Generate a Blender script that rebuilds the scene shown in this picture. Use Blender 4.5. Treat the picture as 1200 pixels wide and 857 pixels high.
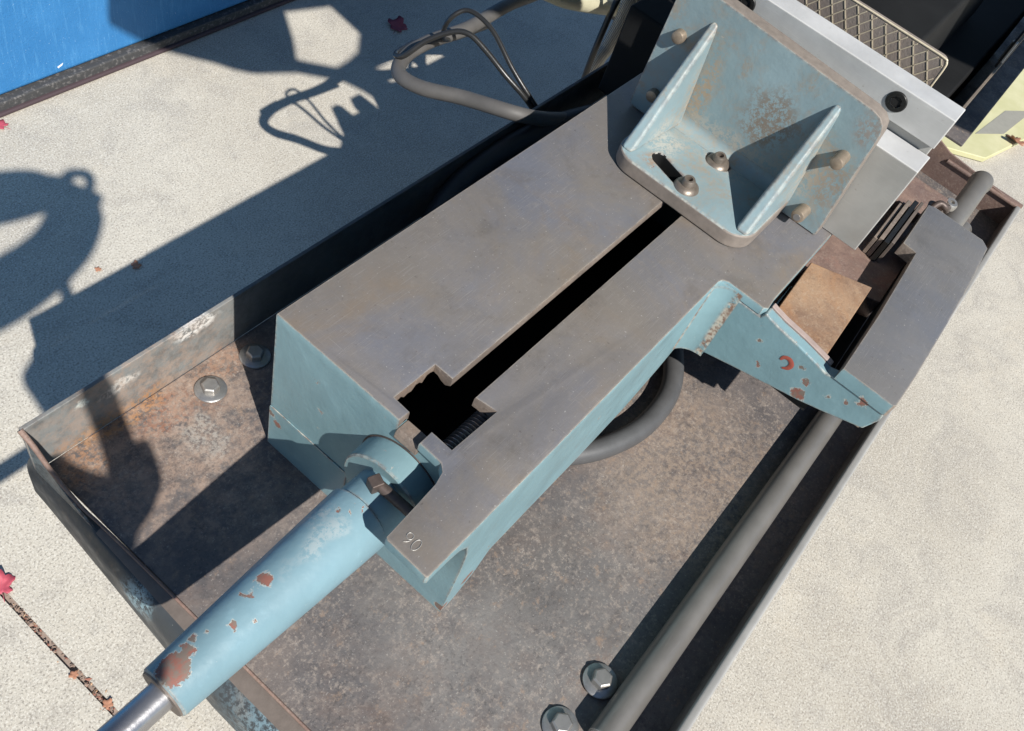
import bpy, bmesh, math, random
from mathutils import Vector, Matrix
random.seed(7)
scene = bpy.context.scene
for o in list(bpy.data.objects): bpy.data.objects.remove(o, do_unlink=True)
COL = scene.collection

# ------------------------------------------------------------------ camera, sky, sun, exposure
cam_d = bpy.data.cameras.new('camera'); cam = bpy.data.objects.new('camera', cam_d); COL.objects.link(cam)
RX = Vector((0.609038, -0.754229, 0.245380)); RY = Vector((-0.537841, -0.620114, -0.571126)); RZ = Vector((0.582923, 0.215862, -0.783329))      # right, down, forward
cam.matrix_world = Matrix(((RX.x, -RY.x, -RZ.x, -0.36196), (RX.y, -RY.y, -RZ.y, -0.35968), (RX.z, -RY.z, -RZ.z, 0.65000), (0, 0, 0, 1)))
cam_d.sensor_fit = 'HORIZONTAL'; cam_d.sensor_width = 36.0; cam_d.lens = 31.4072
cam_d.clip_start = 0.02; cam_d.clip_end = 200
scene.camera = cam

SUN = Vector((-0.44, -0.896, 1.0)).normalized()      # towards the sun
world = bpy.data.worlds.new('World'); scene.world = world; world.use_nodes = True
wn = world.node_tree; bg = wn.nodes['Background']
sky = wn.nodes.new('ShaderNodeTexSky'); sky.sky_type = 'NISHITA'; sky.sun_disc = False
sky.sun_elevation = math.asin(SUN.z); sky.sun_rotation = math.atan2(SUN.x, SUN.y)
sky.altitude = 50; sky.air_density = 1.0; sky.dust_density = 0.0; sky.ozone_density = 3.0
wn.links.new(sky.outputs[0], bg.inputs[0]); bg.inputs[1].default_value = 0.072
sun_d = bpy.data.lights.new('sun', 'SUN'); sun_d.energy = 5.0; sun_d.angle = math.radians(0.53); sun_d.color = (1.0, 0.97, 0.92)
sun = bpy.data.objects.new('sun', sun_d); COL.objects.link(sun)
sun.rotation_euler = SUN.to_track_quat('Z', 'Y').to_euler(); sun.location = SUN * 8
scene.view_settings.view_transform = 'Standard'; scene.view_settings.look = 'None'
scene.view_settings.exposure = 0.42; scene.view_settings.gamma = 1.0; scene.view_settings.use_curve_mapping = False
scene.render.engine = 'CYCLES'
scene.cycles.max_bounces = 4; scene.cycles.diffuse_bounces = 3; scene.cycles.glossy_bounces = 2

G = -0.80      # ground level; the vise bed's machined top is z = 0
ZF = -0.225    # chip tray floor

# ------------------------------------------------------------------ material helpers
class M:
    def __init__(s, name):
        s.m = bpy.data.materials.new(name); s.m.use_nodes = True
        s.t = s.m.node_tree; s.b = s.t.nodes['Principled BSDF']
        s.co = s.t.nodes.new('ShaderNodeTexCoord').outputs['Object']
    def L(s, a, b): s.t.links.new(a, b)
    def put(s, sock, v):
        if isinstance(v, bpy.types.NodeSocket): s.L(v, sock)
        elif isinstance(v, (tuple, list)) and len(v) == 3 and sock.type == 'RGBA': sock.default_value = (*v, 1)
        else: sock.default_value = v
    def n(s, typ, out=0, **kw):
        nd = s.t.nodes.new(typ)
        for k, v in kw.items():
            if k.startswith('_'): setattr(nd, k[1:], v)
        return nd
    def math(s, op, a, b=0.0, c=None, clamp=False):
        nd = s.n('ShaderNodeMath', _operation=op, _use_clamp=clamp)
        s.put(nd.inputs[0], a); s.put(nd.inputs[1], b)
        if c is not None: s.put(nd.inputs[2], c)
        return nd.outputs[0]
    def noise(s, scale, detail=4.0, rough=0.6, dist=0.0, vec=None):
        nd = s.n('ShaderNodeTexNoise'); s.put(nd.inputs['Vector'], vec or s.co)
        nd.inputs['Scale'].default_value = scale; nd.inputs['Detail'].default_value = detail
        nd.inputs['Roughness'].default_value = rough; nd.inputs['Distortion'].default_value = dist
        return nd.outputs[0]
    def voro(s, scale, feat='F1', vec=None, out='Distance'):
        nd = s.n('ShaderNodeTexVoronoi', _feature=feat); s.put(nd.inputs['Vector'], vec or s.co)
        nd.inputs['Scale'].default_value = scale
        return nd.outputs[out]
    def ramp(s, f, a, b, lo=0.0, hi=1.0):
        nd = s.n('ShaderNodeMapRange', _interpolation_type='SMOOTHSTEP')
        s.put(nd.inputs[0], f); nd.inputs[1].default_value = a; nd.inputs[2].default_value = b
        nd.inputs[3].default_value = lo; nd.inputs[4].default_value = hi
        return nd.outputs[0]
    def mix(s, f, a, b):
        nd = s.n('ShaderNodeMix', _data_type='RGBA'); s.put(nd.inputs[0], f)
        s.put(nd.inputs[6], a); s.put(nd.inputs[7], b); return nd.outputs[2]
    def mapping(s, scale=(1, 1, 1), rot=(0, 0, 0), loc=(0, 0, 0), vec=None):
        nd = s.n('ShaderNodeMapping'); s.put(nd.inputs[0], vec or s.co)
        nd.inputs['Scale'].default_value = scale; nd.inputs['Rotation'].default_value = rot; nd.inputs['Location'].default_value = loc
        return nd.outputs[0]
    def warp(s, amt, scale):
        nd = s.n('ShaderNodeTexNoise'); s.put(nd.inputs['Vector'], s.co); nd.inputs['Scale'].default_value = scale; nd.inputs['Detail'].default_value = 3
        sub = s.n('ShaderNodeVectorMath', _operation='SUBTRACT'); s.L(nd.outputs[1], sub.inputs[0]); sub.inputs[1].default_value = (.5, .5, .5)
        sc = s.n('ShaderNodeVectorMath', _operation='SCALE'); s.L(sub.outputs[0], sc.inputs[0]); sc.inputs['Scale'].default_value = amt
        ad = s.n('ShaderNodeVectorMath', _operation='ADD'); s.L(s.co, ad.inputs[0]); s.L(sc.outputs[0], ad.inputs[1])
        return ad.outputs[0]
    def dist(s, p, vec=None, squash=(1, 1, 1)):
        v = vec or s.co
        sub = s.n('ShaderNodeVectorMath', _operation='SUBTRACT'); s.L(v, sub.inputs[0]); sub.inputs[1].default_value = p
        if squash != (1, 1, 1):
            mu = s.n('ShaderNodeVectorMath', _operation='MULTIPLY'); s.L(sub.outputs[0], mu.inputs[0]); mu.inputs[1].default_value = squash; sub = mu
        ln = s.n('ShaderNodeVectorMath', _operation='LENGTH'); s.L(sub.outputs[0], ln.inputs[0]); return ln.outputs['Value']
    def edge(s, radius=0.004, thr=(0.985, 0.93)):
        bv = s.n('ShaderNodeBevel', _samples=2); bv.inputs[0].default_value = radius
        ge = s.n('ShaderNodeNewGeometry')
        d = s.n('ShaderNodeVectorMath', _operation='DOT_PRODUCT'); s.L(bv.outputs[0], d.inputs[0]); s.L(ge.outputs['Normal'], d.inputs[1])
        return s.ramp(d.outputs['Value'], thr[0], thr[1])
    def bump(s, h, strength=0.3, distance=0.002, prev=None):
        nd = s.n('ShaderNodeBump'); nd.inputs['Strength'].default_value = strength; nd.inputs['Distance'].default_value = distance
        s.put(nd.inputs['Height'], h)
        if prev is not None: s.L(prev, nd.inputs['Normal'])
        s.L(nd.outputs[0], s.b.inputs['Normal']); return nd.outputs[0]
    def fin(s, col, rough=0.5, metal=0.0, spec=0.5):
        s.put(s.b.inputs['Base Color'], col); s.put(s.b.inputs['Roughness'], rough); s.put(s.b.inputs['Metallic'], metal)
        s.b.inputs['Specular IOR Level'].default_value = spec
        return s.m

def simple(name, col, rough=0.5, metal=0.0, var=0.15, scale=60, spec=0.5):
    k = M(name); n = k.noise(scale, 5)
    c = k.mix(n, tuple(x * (1 - var) for x in col), tuple(min(1, x * (1 + var)) for x in col))
    k.bump(k.noise(scale * 8, 3), 0.15, 0.001)
    return k.fin(c, rough, metal, spec)

def paint(name, base, chips=(), wear=0.5, grime=0.0, grime_col=(0.20, 0.135, 0.085), speck=0.5, edge_r=0.004, rough=0.42, patches=()):
    """old teal enamel over red primer on cast iron: fading, small chips, bare worn edges"""
    k = M(name)
    c = k.mix(k.ramp(k.noise(7, 4), .3, .72), tuple(x * .86 for x in base), tuple(x * 1.10 for x in base))
    c = k.mix(k.ramp(k.noise(55, 6, .7), .55, .8, 0, .35), c, tuple(min(1, x * 1.35 + .03) for x in base))
    c = k.mix(k.ramp(k.noise(23, 5), .6, .8, 0, .35), c, tuple(x * .62 for x in base))
    if grime:
        g = k.math('MULTIPLY', k.ramp(k.noise(16, 7, .72, .6), .60 - .18 * grime, .80 - .1 * grime), k.ramp(k.noise(170, 4, .7), .36, .58))
        c = k.mix(g, c, grime_col)
    for p, r, sq, col, am in patches:      # settled dirt and scuffs; on the tray lip, painted sunlit teal
        g = k.math('MULTIPLY', k.ramp(k.dist(p, k.warp(.03, 30), sq), r, r * .35), k.ramp(k.noise(170, 6, .8), .44, .54, 0, am))
        c = k.mix(g, c, col)
    # chips: random small ones + placed ones
    w = k.warp(.014, 70); rg = k.math('MULTIPLY', k.math('SUBTRACT', k.noise(260, 5, .8), .5), .012)
    f = k.math('SUBTRACT', k.noise(38, 6, .72, .6), .725 - .05 * speck)
    f = k.math('MULTIPLY', f, .05)
    for (x, y, z, r) in chips:
        d = k.math('ADD', k.math('SUBTRACT', r, k.dist((x, y, z), w)), rg)
        f = k.math('MAXIMUM', f, d)
    ring = k.ramp(f, -.0012, -.0004); hole = k.ramp(f, -.0001, .0004)
    c = k.mix(k.math('MULTIPLY', ring, k.ramp(k.noise(120, 3), .38, .62, .05, .8)), c, (.50, .49, .43))
    prim = k.mix(k.ramp(k.noise(110, 5, .7), .40, .58), (.24, .10, .075), (.17, .135, .11))
    c = k.mix(hole, c, prim)
    # worn edges
    e = k.math('MULTIPLY', k.edge(edge_r), k.ramp(k.noise(45, 5, .7), .58 - .25 * wear, .66 - .2 * wear))
    ec = k.mix(k.ramp(k.noise(120, 3), .4, .6), (.44, .40, .33), (.20, .115, .08))
    c = k.mix(e, c, ec)
    r = k.math('ADD', k.ramp(k.noise(40, 4), .3, .7, rough - .08, rough + .12), k.math('MULTIPLY', hole, .3))
    h = k.math('SUBTRACT', k.math('MULTIPLY', k.noise(130, 4, .55), .35), k.math('MULTIPLY', k.math('ADD', hole, e), .6))
    h = k.math('ADD', h, k.math('MULTIPLY', k.noise(30, 3, .55), 1.1))
    k.bump(h, .42, .0018)
    return k.fin(c, r, 0.0, .45)

TEAL = (.188, .300, .326)
def steel_top(name, base=(.215, .190, .166), blue=(.176, .177, .198), brown=(.240, .188, .138)):
    """ground iron gone dull: blued and brown stains, fine crossing scratches, pits, bare bright edges"""
    k = M(name)
    c = k.mix(k.ramp(k.noise(4.5, 6, .62, .6), .40, .70), base, blue)
    c = k.mix(k.ramp(k.noise(6.5, 7, .68, .9, vec=k.mapping(loc=(3, 1, 2))), .48, .78, 0, .85), c, brown)
    c = k.mix(k.ramp(k.noise(13, 7, .75, .5, vec=k.mapping(loc=(8, 5, 2))), .50, .74, 0, .5), c, tuple(x * .55 for x in base))
    c = k.mix(k.ramp(k.noise(70, 5, .75), .52, .72, 0, .35), c, tuple(x * 1.3 for x in base))
    sc = None
    for sx, sy, rz, lo in ((26, 1500, .22, .60), (22, 1300, .70, .64), (1300, 24, -.30, .64), (40, 1100, -.15, .64)):
        q = k.ramp(k.noise(1, 2, .5, vec=k.mapping((sx, sy, 40), (0, 0, rz))), lo, lo + .10)
        sc = q if sc is None else k.math('MAXIMUM', sc, q)
    sc = k.math('MULTIPLY', sc, k.ramp(k.noise(9, 4), .40, .62, .15, 1))
    c = k.mix(k.math('MULTIPLY', sc, .40), c, (.36, .335, .31))
    c = k.mix(k.ramp(k.noise(330, 2), .68, .74, 0, .8), c, (.44, .42, .39))
    c = k.mix(k.ramp(k.noise(150, 4, .7), .63, .72, 0, .65), c, (.085, .07, .06))
    e = k.math('MULTIPLY', k.edge(.003), k.ramp(k.noise(60, 4), .32, .55))
    c = k.mix(k.math('MULTIPLY', e, .9), c, (.50, .43, .34))
    k.bump(k.math('ADD', k.noise(240, 5, .7), k.math('MULTIPLY', sc, -.35)), .22, .0012)
    r = k.math('SUBTRACT', k.ramp(k.noise(8, 6, .7), .3, .72, .36, .60), k.math('MULTIPLY', sc, .10))
    return k.fin(c, r, .30, .55)

def rusty(name, dark=(.092, .085, .086), mid=(.160, .134, .120), light=(.36, .30, .25), orange=(.27, .135, .065), orange_amt=.5, speck=1.0, extra=None):
    k = M(name)
    c = k.mix(k.ramp(k.noise(11, 6, .68, .4), .36, .66), dark, mid)
    c = k.mix(k.math('MULTIPLY', k.ramp(k.noise(8, 6, .7, .7, vec=k.mapping(loc=(1, 7, 3))), .50, .74), orange_amt), c, orange)
    if extra: c = extra(k, c)
    # grain: pale flecks, dark pits and rust-coloured crumbs, thick in some places and thin in others
    den = k.ramp(k.noise(9, 6, .75, .5), .36, .62, .15, 1.0); den2 = k.ramp(k.noise(14, 6, .75, .5, vec=k.mapping(loc=(9, 4, 7))), .38, .64, .10, 1.0)
    c = k.mix(k.math('MULTIPLY', den2, k.ramp(k.noise(75, 6, .78), .50, .64, 0, .50 * speck)), c, tuple(x * .55 for x in dark))
    c = k.mix(k.math('MULTIPLY', den, k.ramp(k.noise(110, 6, .80), .50, .64, 0, .46 * speck)), c, light)
    c = k.mix(k.math('MULTIPLY', den, k.ramp(k.noise(250, 2, .65), .55, .68, 0, .42 * speck)), c, light)
    c = k.mix(k.math('MULTIPLY', den2, k.ramp(k.noise(280, 2, .65, vec=k.mapping(loc=(5, 2, 1))), .54, .68, 0, .45 * speck)), c, tuple(x * .40 for x in dark))
    c = k.mix(k.ramp(k.noise(60, 5, .75, vec=k.mapping(loc=(2, 8, 1))), .57, .68, 0, .55 * speck), c, (.27, .19, .135))
    c = k.mix(k.ramp(k.noise(420, 1), .68, .74, 0, .3 * speck), c, (.46, .43, .39))
    k.bump(k.noise(230, 4, .7), .45, .0014)
    return k.fin(c, k.ramp(k.noise(30, 4), .3, .7, .42, .70), .0, .45)

def ground_steel(name, col, metal=.35, rough=.42):
    k = M(name)
    c = k.mix(k.ramp(k.noise(12, 4), .35, .7), tuple(x * .86 for x in col), tuple(x * 1.08 for x in col))
    c = k.mix(k.ramp(k.noise(1, 2, vec=k.mapping((30, 30, 900))), .58, .75, 0, .25), c, tuple(min(1, x * 1.35) for x in col))
    c = k.mix(k.ramp(k.noise(140, 5, .7), .64, .74, 0, .6), c, (.20, .17, .14))
    e = k.edge(.003); c = k.mix(k.math('MULTIPLY', e, .6), c, (.62, .60, .57))
    k.bump(k.noise(300, 4), .12, .001)
    return k.fin(c, k.ramp(k.noise(18, 4), .3, .7, rough - .06, rough + .14), metal)

# ------------------------------------------------------------------ mesh helpers
def tag(o, label=None, cat=None, group=None, kind=None):
    if label: o['label'] = label
    if cat: o['category'] = cat
    if group: o['group'] = group
    if kind: o['kind'] = kind
    return o

def thing(name, loc, label, cat, group=None):
    o = bpy.data.objects.new(name, None); COL.objects.link(o); o.location = loc; o.empty_display_size = .05
    return tag(o, label, cat, group)

def wloc(o):
    v = Vector(o.location)
    while o.parent: o = o.parent; v = v + Vector(o.location)
    return v

def link(name, me, mats, parent=None, bevel=0, seg=2, smooth=True, angle=35, origin=None):
    """meshes are written in world metres; a child keeps its world place under its parent's base"""
    o = bpy.data.objects.new(name, me); COL.objects.link(o)
    for m in (mats if isinstance(mats, (list, tuple)) else [mats]): me.materials.append(m)
    if parent is not None:
        o.parent = parent
        o.matrix_parent_inverse = Matrix.Translation(-wparent(parent))
    if bevel:
        b = o.modifiers.new('bevel', 'BEVEL'); b.width = bevel; b.segments = seg; b.limit_method = 'ANGLE'; b.angle_limit = math.radians(angle)
        b.use_clamp_overlap = True; b.harden_normals = smooth
    if smooth:
        for p in me.polygons: p.use_smooth = True
        if not bevel: 
            try: me.set_sharp_from_angle(angle=math.radians(angle))
            except Exception: pass
    return o

def wparent(p):
    # world translation of a parent: an empty at its base, or a mesh written in world metres (origin 0)
    return Vector(p.location) if p.type == 'EMPTY' else Vector((0, 0, 0))

def from_bm(bm, name):
    bmesh.ops.recalc_face_normals(bm, faces=bm.faces[:])
    me = bpy.data.meshes.new(name); bm.to_mesh(me); bm.free(); return me

def prism_bm(bm, poly, a, b, axis='z', mi=0):
    """poly extruded between a and b along axis; poly is in the other two coordinates, in x,y,z order"""
    def P(p, t):
        if axis == 'z': return (p[0], p[1], t)
        if axis == 'x': return (t, p[0], p[1])
        return (p[0], t, p[1])
    lo = [bm.verts.new(P(p, a)) for p in poly]; hi = [bm.verts.new(P(p, b)) for p in poly]
    n = len(poly); fs = [bm.faces.new(lo[::-1]), bm.faces.new(hi)]
    for i in range(n): fs.append(bm.faces.new((lo[i], lo[(i + 1) % n], hi[(i + 1) % n], hi[i])))
    for f in fs: f.material_index = mi
    return fs

def prism(name, poly, a, b, mat, parent=None, axis='z', bevel=.002, seg=2, **kw):
    bm = bmesh.new(); prism_bm(bm, poly, a, b, axis)
    return link(name, from_bm(bm, name), mat, parent, bevel, seg, **kw)

def box(name, x0, x1, y0, y1, z0, z1, mat, parent=None, bevel=.002, seg=2, **kw):
    return prism(name, [(x0, y0), (x1, y0), (x1, y1), (x0, y1)], z0, z1, mat, parent, 'z', bevel, seg, **kw)

def rrect(a0, a1, b0, b1, r, n=5, corners=(1, 1, 1, 1)):
    pts = []
    cs = [((a0 + r, b0 + r), 180, (a0, b0)), ((a1 - r, b0 + r), 270, (a1, b0)), ((a1 - r, b1 - r), 0, (a1, b1)), ((a0 + r, b1 - r), 90, (a0, b1))]
    for (c, st, corner), on in zip(cs, corners):
        if not on: pts.append(corner); continue
        for i in range(n + 1):
            t = math.radians(st + 90 * i / n); pts.append((c[0] + r * math.cos(t), c[1] + r * math.sin(t)))
    return pts

def lathe_bm(bm, prof, p0, axis, seg=40, mi=0):
    """prof: list of (distance along axis, radius)"""
    ax = Vector(axis).normalized(); q = ax.to_track_quat('Z', 'Y'); p0 = Vector(p0); rings = []
    for d, r in prof:
        if r < 1e-6: rings.append([bm.verts.new(p0 + ax * d)])
        else: rings.append([bm.verts.new(p0 + ax * d + q @ Vector((r * math.cos(2 * math.pi * i / seg), r * math.sin(2 * math.pi * i / seg), 0))) for i in range(seg)])
    for A, B in zip(rings, rings[1:]):
        for i in range(seg):
            j = (i + 1) % seg
            if len(A) == 1 and len(B) == 1: continue
            if len(A) == 1: f = bm.faces.new((A[0], B[j], B[i]))
            elif len(B) == 1: f = bm.faces.new((A[i], A[j], B[0]))
            else: f = bm.faces.new((A[i], A[j], B[j], B[i]))
            f.material_index = mi

def lathe(name, prof, p0, axis, mat, parent=None, seg=40, angle=40):
    bm = bmesh.new(); lathe_bm(bm, prof, p0, axis, seg)
    return link(name, from_bm(bm, name), mat, parent, 0, angle=angle)

def catmull(pts, n=8):
    P = [Vector(p) for p in pts]; P = [P[0] * 2 - P[1]] + P + [P[-1] * 2 - P[-2]]; out = []
    for i in range(1, len(P) - 2):
        a, b, c, d = P[i - 1:i + 3]
        for k in range(n):
            t = k / n
            out.append(.5 * ((2 * b) + (c - a) * t + (2 * a - 5 * b + 4 * c - d) * t * t + (3 * b - a - 3 * c + d) * t ** 3))
    out.append(P[-2]); return out

def tube_bm(bm, pts, r, seg=14, mi=0, closed_caps=True):
    n = len(pts); rad = r if callable(r) else (lambda t: r)
    t0 = (pts[1] - pts[0]).normalized(); up = Vector((0, 0, 1)) if abs(t0.z) < .9 else Vector((1, 0, 0))
    u = (up - t0 * up.dot(t0)).normalized(); rings = []
    for i, p in enumerate(pts):
        t = (pts[min(i + 1, n - 1)] - pts[max(i - 1, 0)]).normalized()
        u = (u - t * u.dot(t)).normalized(); w = t.cross(u); R = rad(i / (n - 1))
        rings.append([bm.verts.new(p + (u * math.cos(2 * math.pi * k / seg) + w * math.sin(2 * math.pi * k / seg)) * R) for k in range(seg)])
    for A, B in zip(rings, rings[1:]):
        for k in range(seg):
            f = bm.faces.new((A[k], A[(k + 1) % seg], B[(k + 1) % seg], B[k])); f.material_index = mi
    if closed_caps:
        bm.faces.new(rings[0][::-1]).material_index = mi; bm.faces.new(rings[-1]).material_index = mi

def tube(name, pts, r, mat, parent=None, seg=14, n=8):
    bm = bmesh.new(); tube_bm(bm, catmull(pts, n), r, seg)
    return link(name, from_bm(bm, name), mat, parent, 0, angle=50)

def hexagon(r, rot=0): return [(r * math.cos(math.radians(60 * i + rot)), r * math.sin(math.radians(60 * i + rot))) for i in range(6)]

def cut(obj, cutters):
    """boolean difference, applied"""
    for c in cutters:
        md = obj.modifiers.new('cut', 'BOOLEAN'); md.operation = 'DIFFERENCE'; md.object = c; md.solver = 'EXACT'; md.material_mode = 'TRANSFER'
    # the cut must come before any bevel
    names = [m.name for m in obj.modifiers if m.type == 'BEVEL']
    bv = [(m.width, m.segments, m.angle_limit) for m in obj.modifiers if m.type == 'BEVEL']
    for nm in names: obj.modifiers.remove(obj.modifiers[nm])
    dg = bpy.context.evaluated_depsgraph_get(); me = bpy.data.meshes.new_from_object(obj.evaluated_get(dg))
    obj.modifiers.clear(); obj.data = me
    for w, sg, al in bv:
        b = obj.modifiers.new('bevel', 'BEVEL'); b.width = w; b.segments = sg; b.limit_method = 'ANGLE'; b.angle_limit = al; b.harden_normals = True
    for p in me.polygons: p.use_smooth = True
    for c in cutters: bpy.data.objects.remove(c, do_unlink=True)

# ------------------------------------------------------------------ materials
def concrete():
    k = M('concrete')
    c = k.mix(k.ramp(k.noise(1.6, 6, .65), .34, .66), (.400, .362, .300), (.485, .448, .378))
    c = k.mix(k.ramp(k.noise(6, 7, .78, .8), .46, .66, 0, .72), c, (.330, .303, .264))
    c = k.mix(k.ramp(k.noise(4.3, 6, .7, .4, vec=k.mapping(loc=(4, 4, 0))), .53, .72, 0, .45), c, (.535, .475, .375))
    c = k.mix(k.ramp(k.noise(26, 6, .8, .4, vec=k.mapping(loc=(1, 6, 0))), .52, .66, 0, .42), c, (.31, .285, .252))
    c = k.mix(k.ramp(k.noise(60, 5, .8, vec=k.mapping(loc=(6, 2, 0))), .52, .66, 0, .40), c, (.60, .565, .49))
    c = k.mix(k.ramp(k.noise(300, 2, .7), .50, .64, 0, .65), c, (.66, .63, .555))
    c = k.mix(k.ramp(k.noise(270, 2, .7, vec=k.mapping(loc=(2, 9, 0))), .52, .65, 0, .72), c, (.205, .185, .157))
    c = k.mix(k.ramp(k.noise(110, 3, .7, vec=k.mapping(loc=(5, 1, 0))), .62, .74, 0, .5), c, (.33, .25, .20))
    sp = k.math('MULTIPLY', k.ramp(k.voro(85), .17, .08), k.ramp(k.noise(30, 3), .56, .64))
    c = k.mix(k.math('MULTIPLY', sp, .6), c, (.15, .13, .11))
    k.bump(k.noise(280, 3, .7), .15, .002)
    return k.fin(c, .9, 0, .2)
m_concrete = concrete()

def wall_marks(k, c):
    # chalky worn-through marks on the tray's left wall and a scuffed pale oval on its floor
    w = k.warp(.03, 60); w2 = k.warp(.12, 9)
    # swept grey middle of the floor, oily dark tongues, brown bloom towards the back
    z = k.math('MULTIPLY', k.ramp(k.dist((.02, -.36, ZF), w2), .26, .08), k.ramp(k.noise(45, 6, .75), .36, .60, .25, .85))
    c = k.mix(z, c, (.172, .160, .150))
    z = k.math('MULTIPLY', k.ramp(k.dist((.34, -.37, ZF), w2), .20, .06), k.ramp(k.noise(120, 6, .8), .42, .58, .1, .75))
    c = k.mix(z, c, (.27, .205, .155))
    z = k.math('MULTIPLY', k.ramp(k.dist((.10, -.30, ZF), w2, (1, .8, 1)), .10, .03), .55)
    c = k.mix(z, c, (.085, .078, .075))
    dr = k.ramp(k.noise(1, 4, .6, vec=k.mapping((9, 60, 9), (0, 0, .5))), .58, .70, 0, .4)
    c = k.mix(dr, c, (.11, .095, .085))
    for p, r, sq, col, a in (((.012, .13, -.158), .030, (.8, 1, 2.2), (.70, .68, .64), 1.0), ((-.085, .13, -.175), .020, (.7, 1, 1.6), (.58, .55, .50), .9),
                             ((-.127, .13, -.165), .008, (1, 1, 1), (.52, .56, .52), .9), ((-.047, .052, ZF), .050, (1.9, 1, 1), (.36, .33, .29), .75), ((-.06, .10, ZF), .05, (1, 1.4, 1), (.28, .12, .065), .7),
                             ((.03, .108, ZF), .05, (.8, 2, 2), (.30, .17, .11), .7), ((-.155, .10, -.215), .035, (1, 1, 1), (.33, .18, .10), .75), ((-.09, .125, ZF), .05, (.6, 2.5, 2.5), (.40, .21, .09), .7),
                             ((-.01, .09, ZF), .034, (1, 1, 1), (.22, .12, .08), .6), ((.049, -.43, ZF), .035, (1, 1, 1), (.17, .10, .07), .5), ((.02, -.23, ZF), .05, (1, 1, 1), (.16, .12, .10), .5)):
        m = k.ramp(k.dist(p, w, sq), r, r * .45)
        m = k.math('MULTIPLY', m, k.ramp(k.noise(210, 5, .75), .42, .54, 0, a))
        c = k.mix(m, c, col)
    # paler, redder zone at the front-left corner of the floor
    z = k.math('MULTIPLY', k.ramp(k.dist((-.07, .07, ZF), w), .20, .06), k.ramp(k.noise(60, 6, .75), .40, .62, 0, .6))
    return k.mix(z, c, (.36, .255, .19))
def sunlit_wall_zone(k, c):
    z = k.math('MULTIPLY', k.ramp(k.dist((-.08, .13, -.175), k.warp(.05, 20)), .24, .12), k.ramp(k.noise(28, 6, .7), .34, .56, .25, .9))  # greyer where sun reaches the wall's front end; light put into the colour
    return wall_marks(k, k.mix(z, c, (.215, .222, .215)))
m_tray = rusty('rusty_tray_steel', extra=wall_marks, orange_amt=.28)
m_traywall = rusty('worn_and_sunlit_tray_wall_steel', dark=(.075, .078, .078), mid=(.125, .120, .112), light=(.27, .25, .225), orange=(.21, .115, .07), orange_amt=.55, speck=.15, extra=sunlit_wall_zone)
m_orange = rusty('orange_rust', dark=(.20, .125, .085), mid=(.33, .215, .135), light=(.46, .36, .26), orange=(.40, .20, .09), orange_amt=.6, speck=.6)
m_redrust = rusty('reddish_rust', dark=(.15, .10, .085), mid=(.25, .165, .13), light=(.36, .29, .24), orange=(.30, .13, .09), orange_amt=.6, speck=.6)
m_iron = rusty('raw_cast_iron', dark=(.15, .12, .10), mid=(.24, .195, .16), light=(.36, .30, .25), orange=(.28, .17, .10), orange_amt=.3, speck=.7)
m_table = steel_top('machined_table_top')
m_rail = steel_top('machined_rail_top', (.195, .187, .182), (.165, .17, .190), (.185, .168, .150))
m_bedpaint = paint('teal_bed_paint', TEAL, chips=((.0, -.004, -.165, .005), (.0, -.012, -.175, .006), (.395, -.405, -.070, .009), (.395, -.403, -.047, .005), (.395, -.46, -.022, .006), (-.012, -.262, -.215, .008), (.02, -.2636, -.19, .01), (.395, -.335, -.04, .003), (.395, -.43, -.045, .0035), (.395, -.447, -.038, .003), (.395, -.39, -.035, .0025), (.395, -.35, -.07, .003)), wear=.8, speck=1.0)
m_barrel = paint('teal_cylinder_paint', (.180, .290, .332), chips=((-.161, -.163, -.045, .0075), (-.201, -.175, -.048, .0035), (-.252, -.168, -.050, .013), (-.238, -.165, -.048, .007), (-.228, -.158, -.048, .005), (-.218, -.163, -.046, .002),
    (-.101, -.155, -.045, .003), (-.078, -.161, -.042, .003), (-.245, -.199, -.066, .003), (-.145, -.204, -.06, .003), (-.176, -.166, -.046, .003), (-.187, -.183, -.05, .002)), wear=.65, speck=.9, patches=(((-.105, -.172, -.045), .022, (.7, 1.5, 1), (.44, .46, .44), .45), ((-.09, -.15, -.045), .016, (1, 1, 1), (.44, .45, .43), .6), ((-.14, -.17, -.043), .02, (.6, 2, 1), (.27, .34, .36), .4)))
m_jaw = paint('teal_jaw_paint', (.225, .305, .325), wear=.9, grime=.9, speck=.6, edge_r=.005, grime_col=(.28, .235, .18),
    patches=(((.55, -.190, .088), .045, (1, 1, .8), (.20, .165, .13), .95), ((.55, -.105, .075), .030, (1, 1.6, .45), (.33, .25, .17), .9), ((.55, -.285, .065), .035, (1, 1.2, .7), (.26, .21, .16), .85), ((.55, -.29, .145), .03, (1, 1, 1), (.24, .20, .17), .8),
             ((.50, -.105, .02), .035, (1, 1, 1), (.40, .40, .36), .8), ((.54, -.25, .06), .03, (1, .7, .5), (.36, .32, .26), .8), ((.46, -.11, .02), .02, (1, 1, 1), (.30, .19, .12), .8), ((.55, -.17, .035), .06, (1, .6, 2.2), (.38, .36, .31), .7)))
m_jawplain = paint('teal_jaw_paint_dusty', (.24, .31, .325), wear=-2.5, grime=1.0, speck=.4, edge_r=.001, grime_col=(.30, .25, .19))
m_lip = paint('tray_lip_painted_sun_and_shade', (.050, .056, .060), wear=.4, grime=.3, speck=.3, patches=(((-.205, -.040, -.25), .034, (1, 1, 1), (.26, .38, .42), 1.0), ((-.205, -.37, -.25), .24, (1, 1, 1), (.24, .36, .41), 1.0), ((-.19, .115, -.20), .05, (1, 1, 1), (.16, .20, .21), .8)))  # dark base painted as shade, teal patches as sun on the lip
m_rim = simple('worn_casting_edge', (.225, .190, .162), .6, .1, .35, 110)
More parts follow.
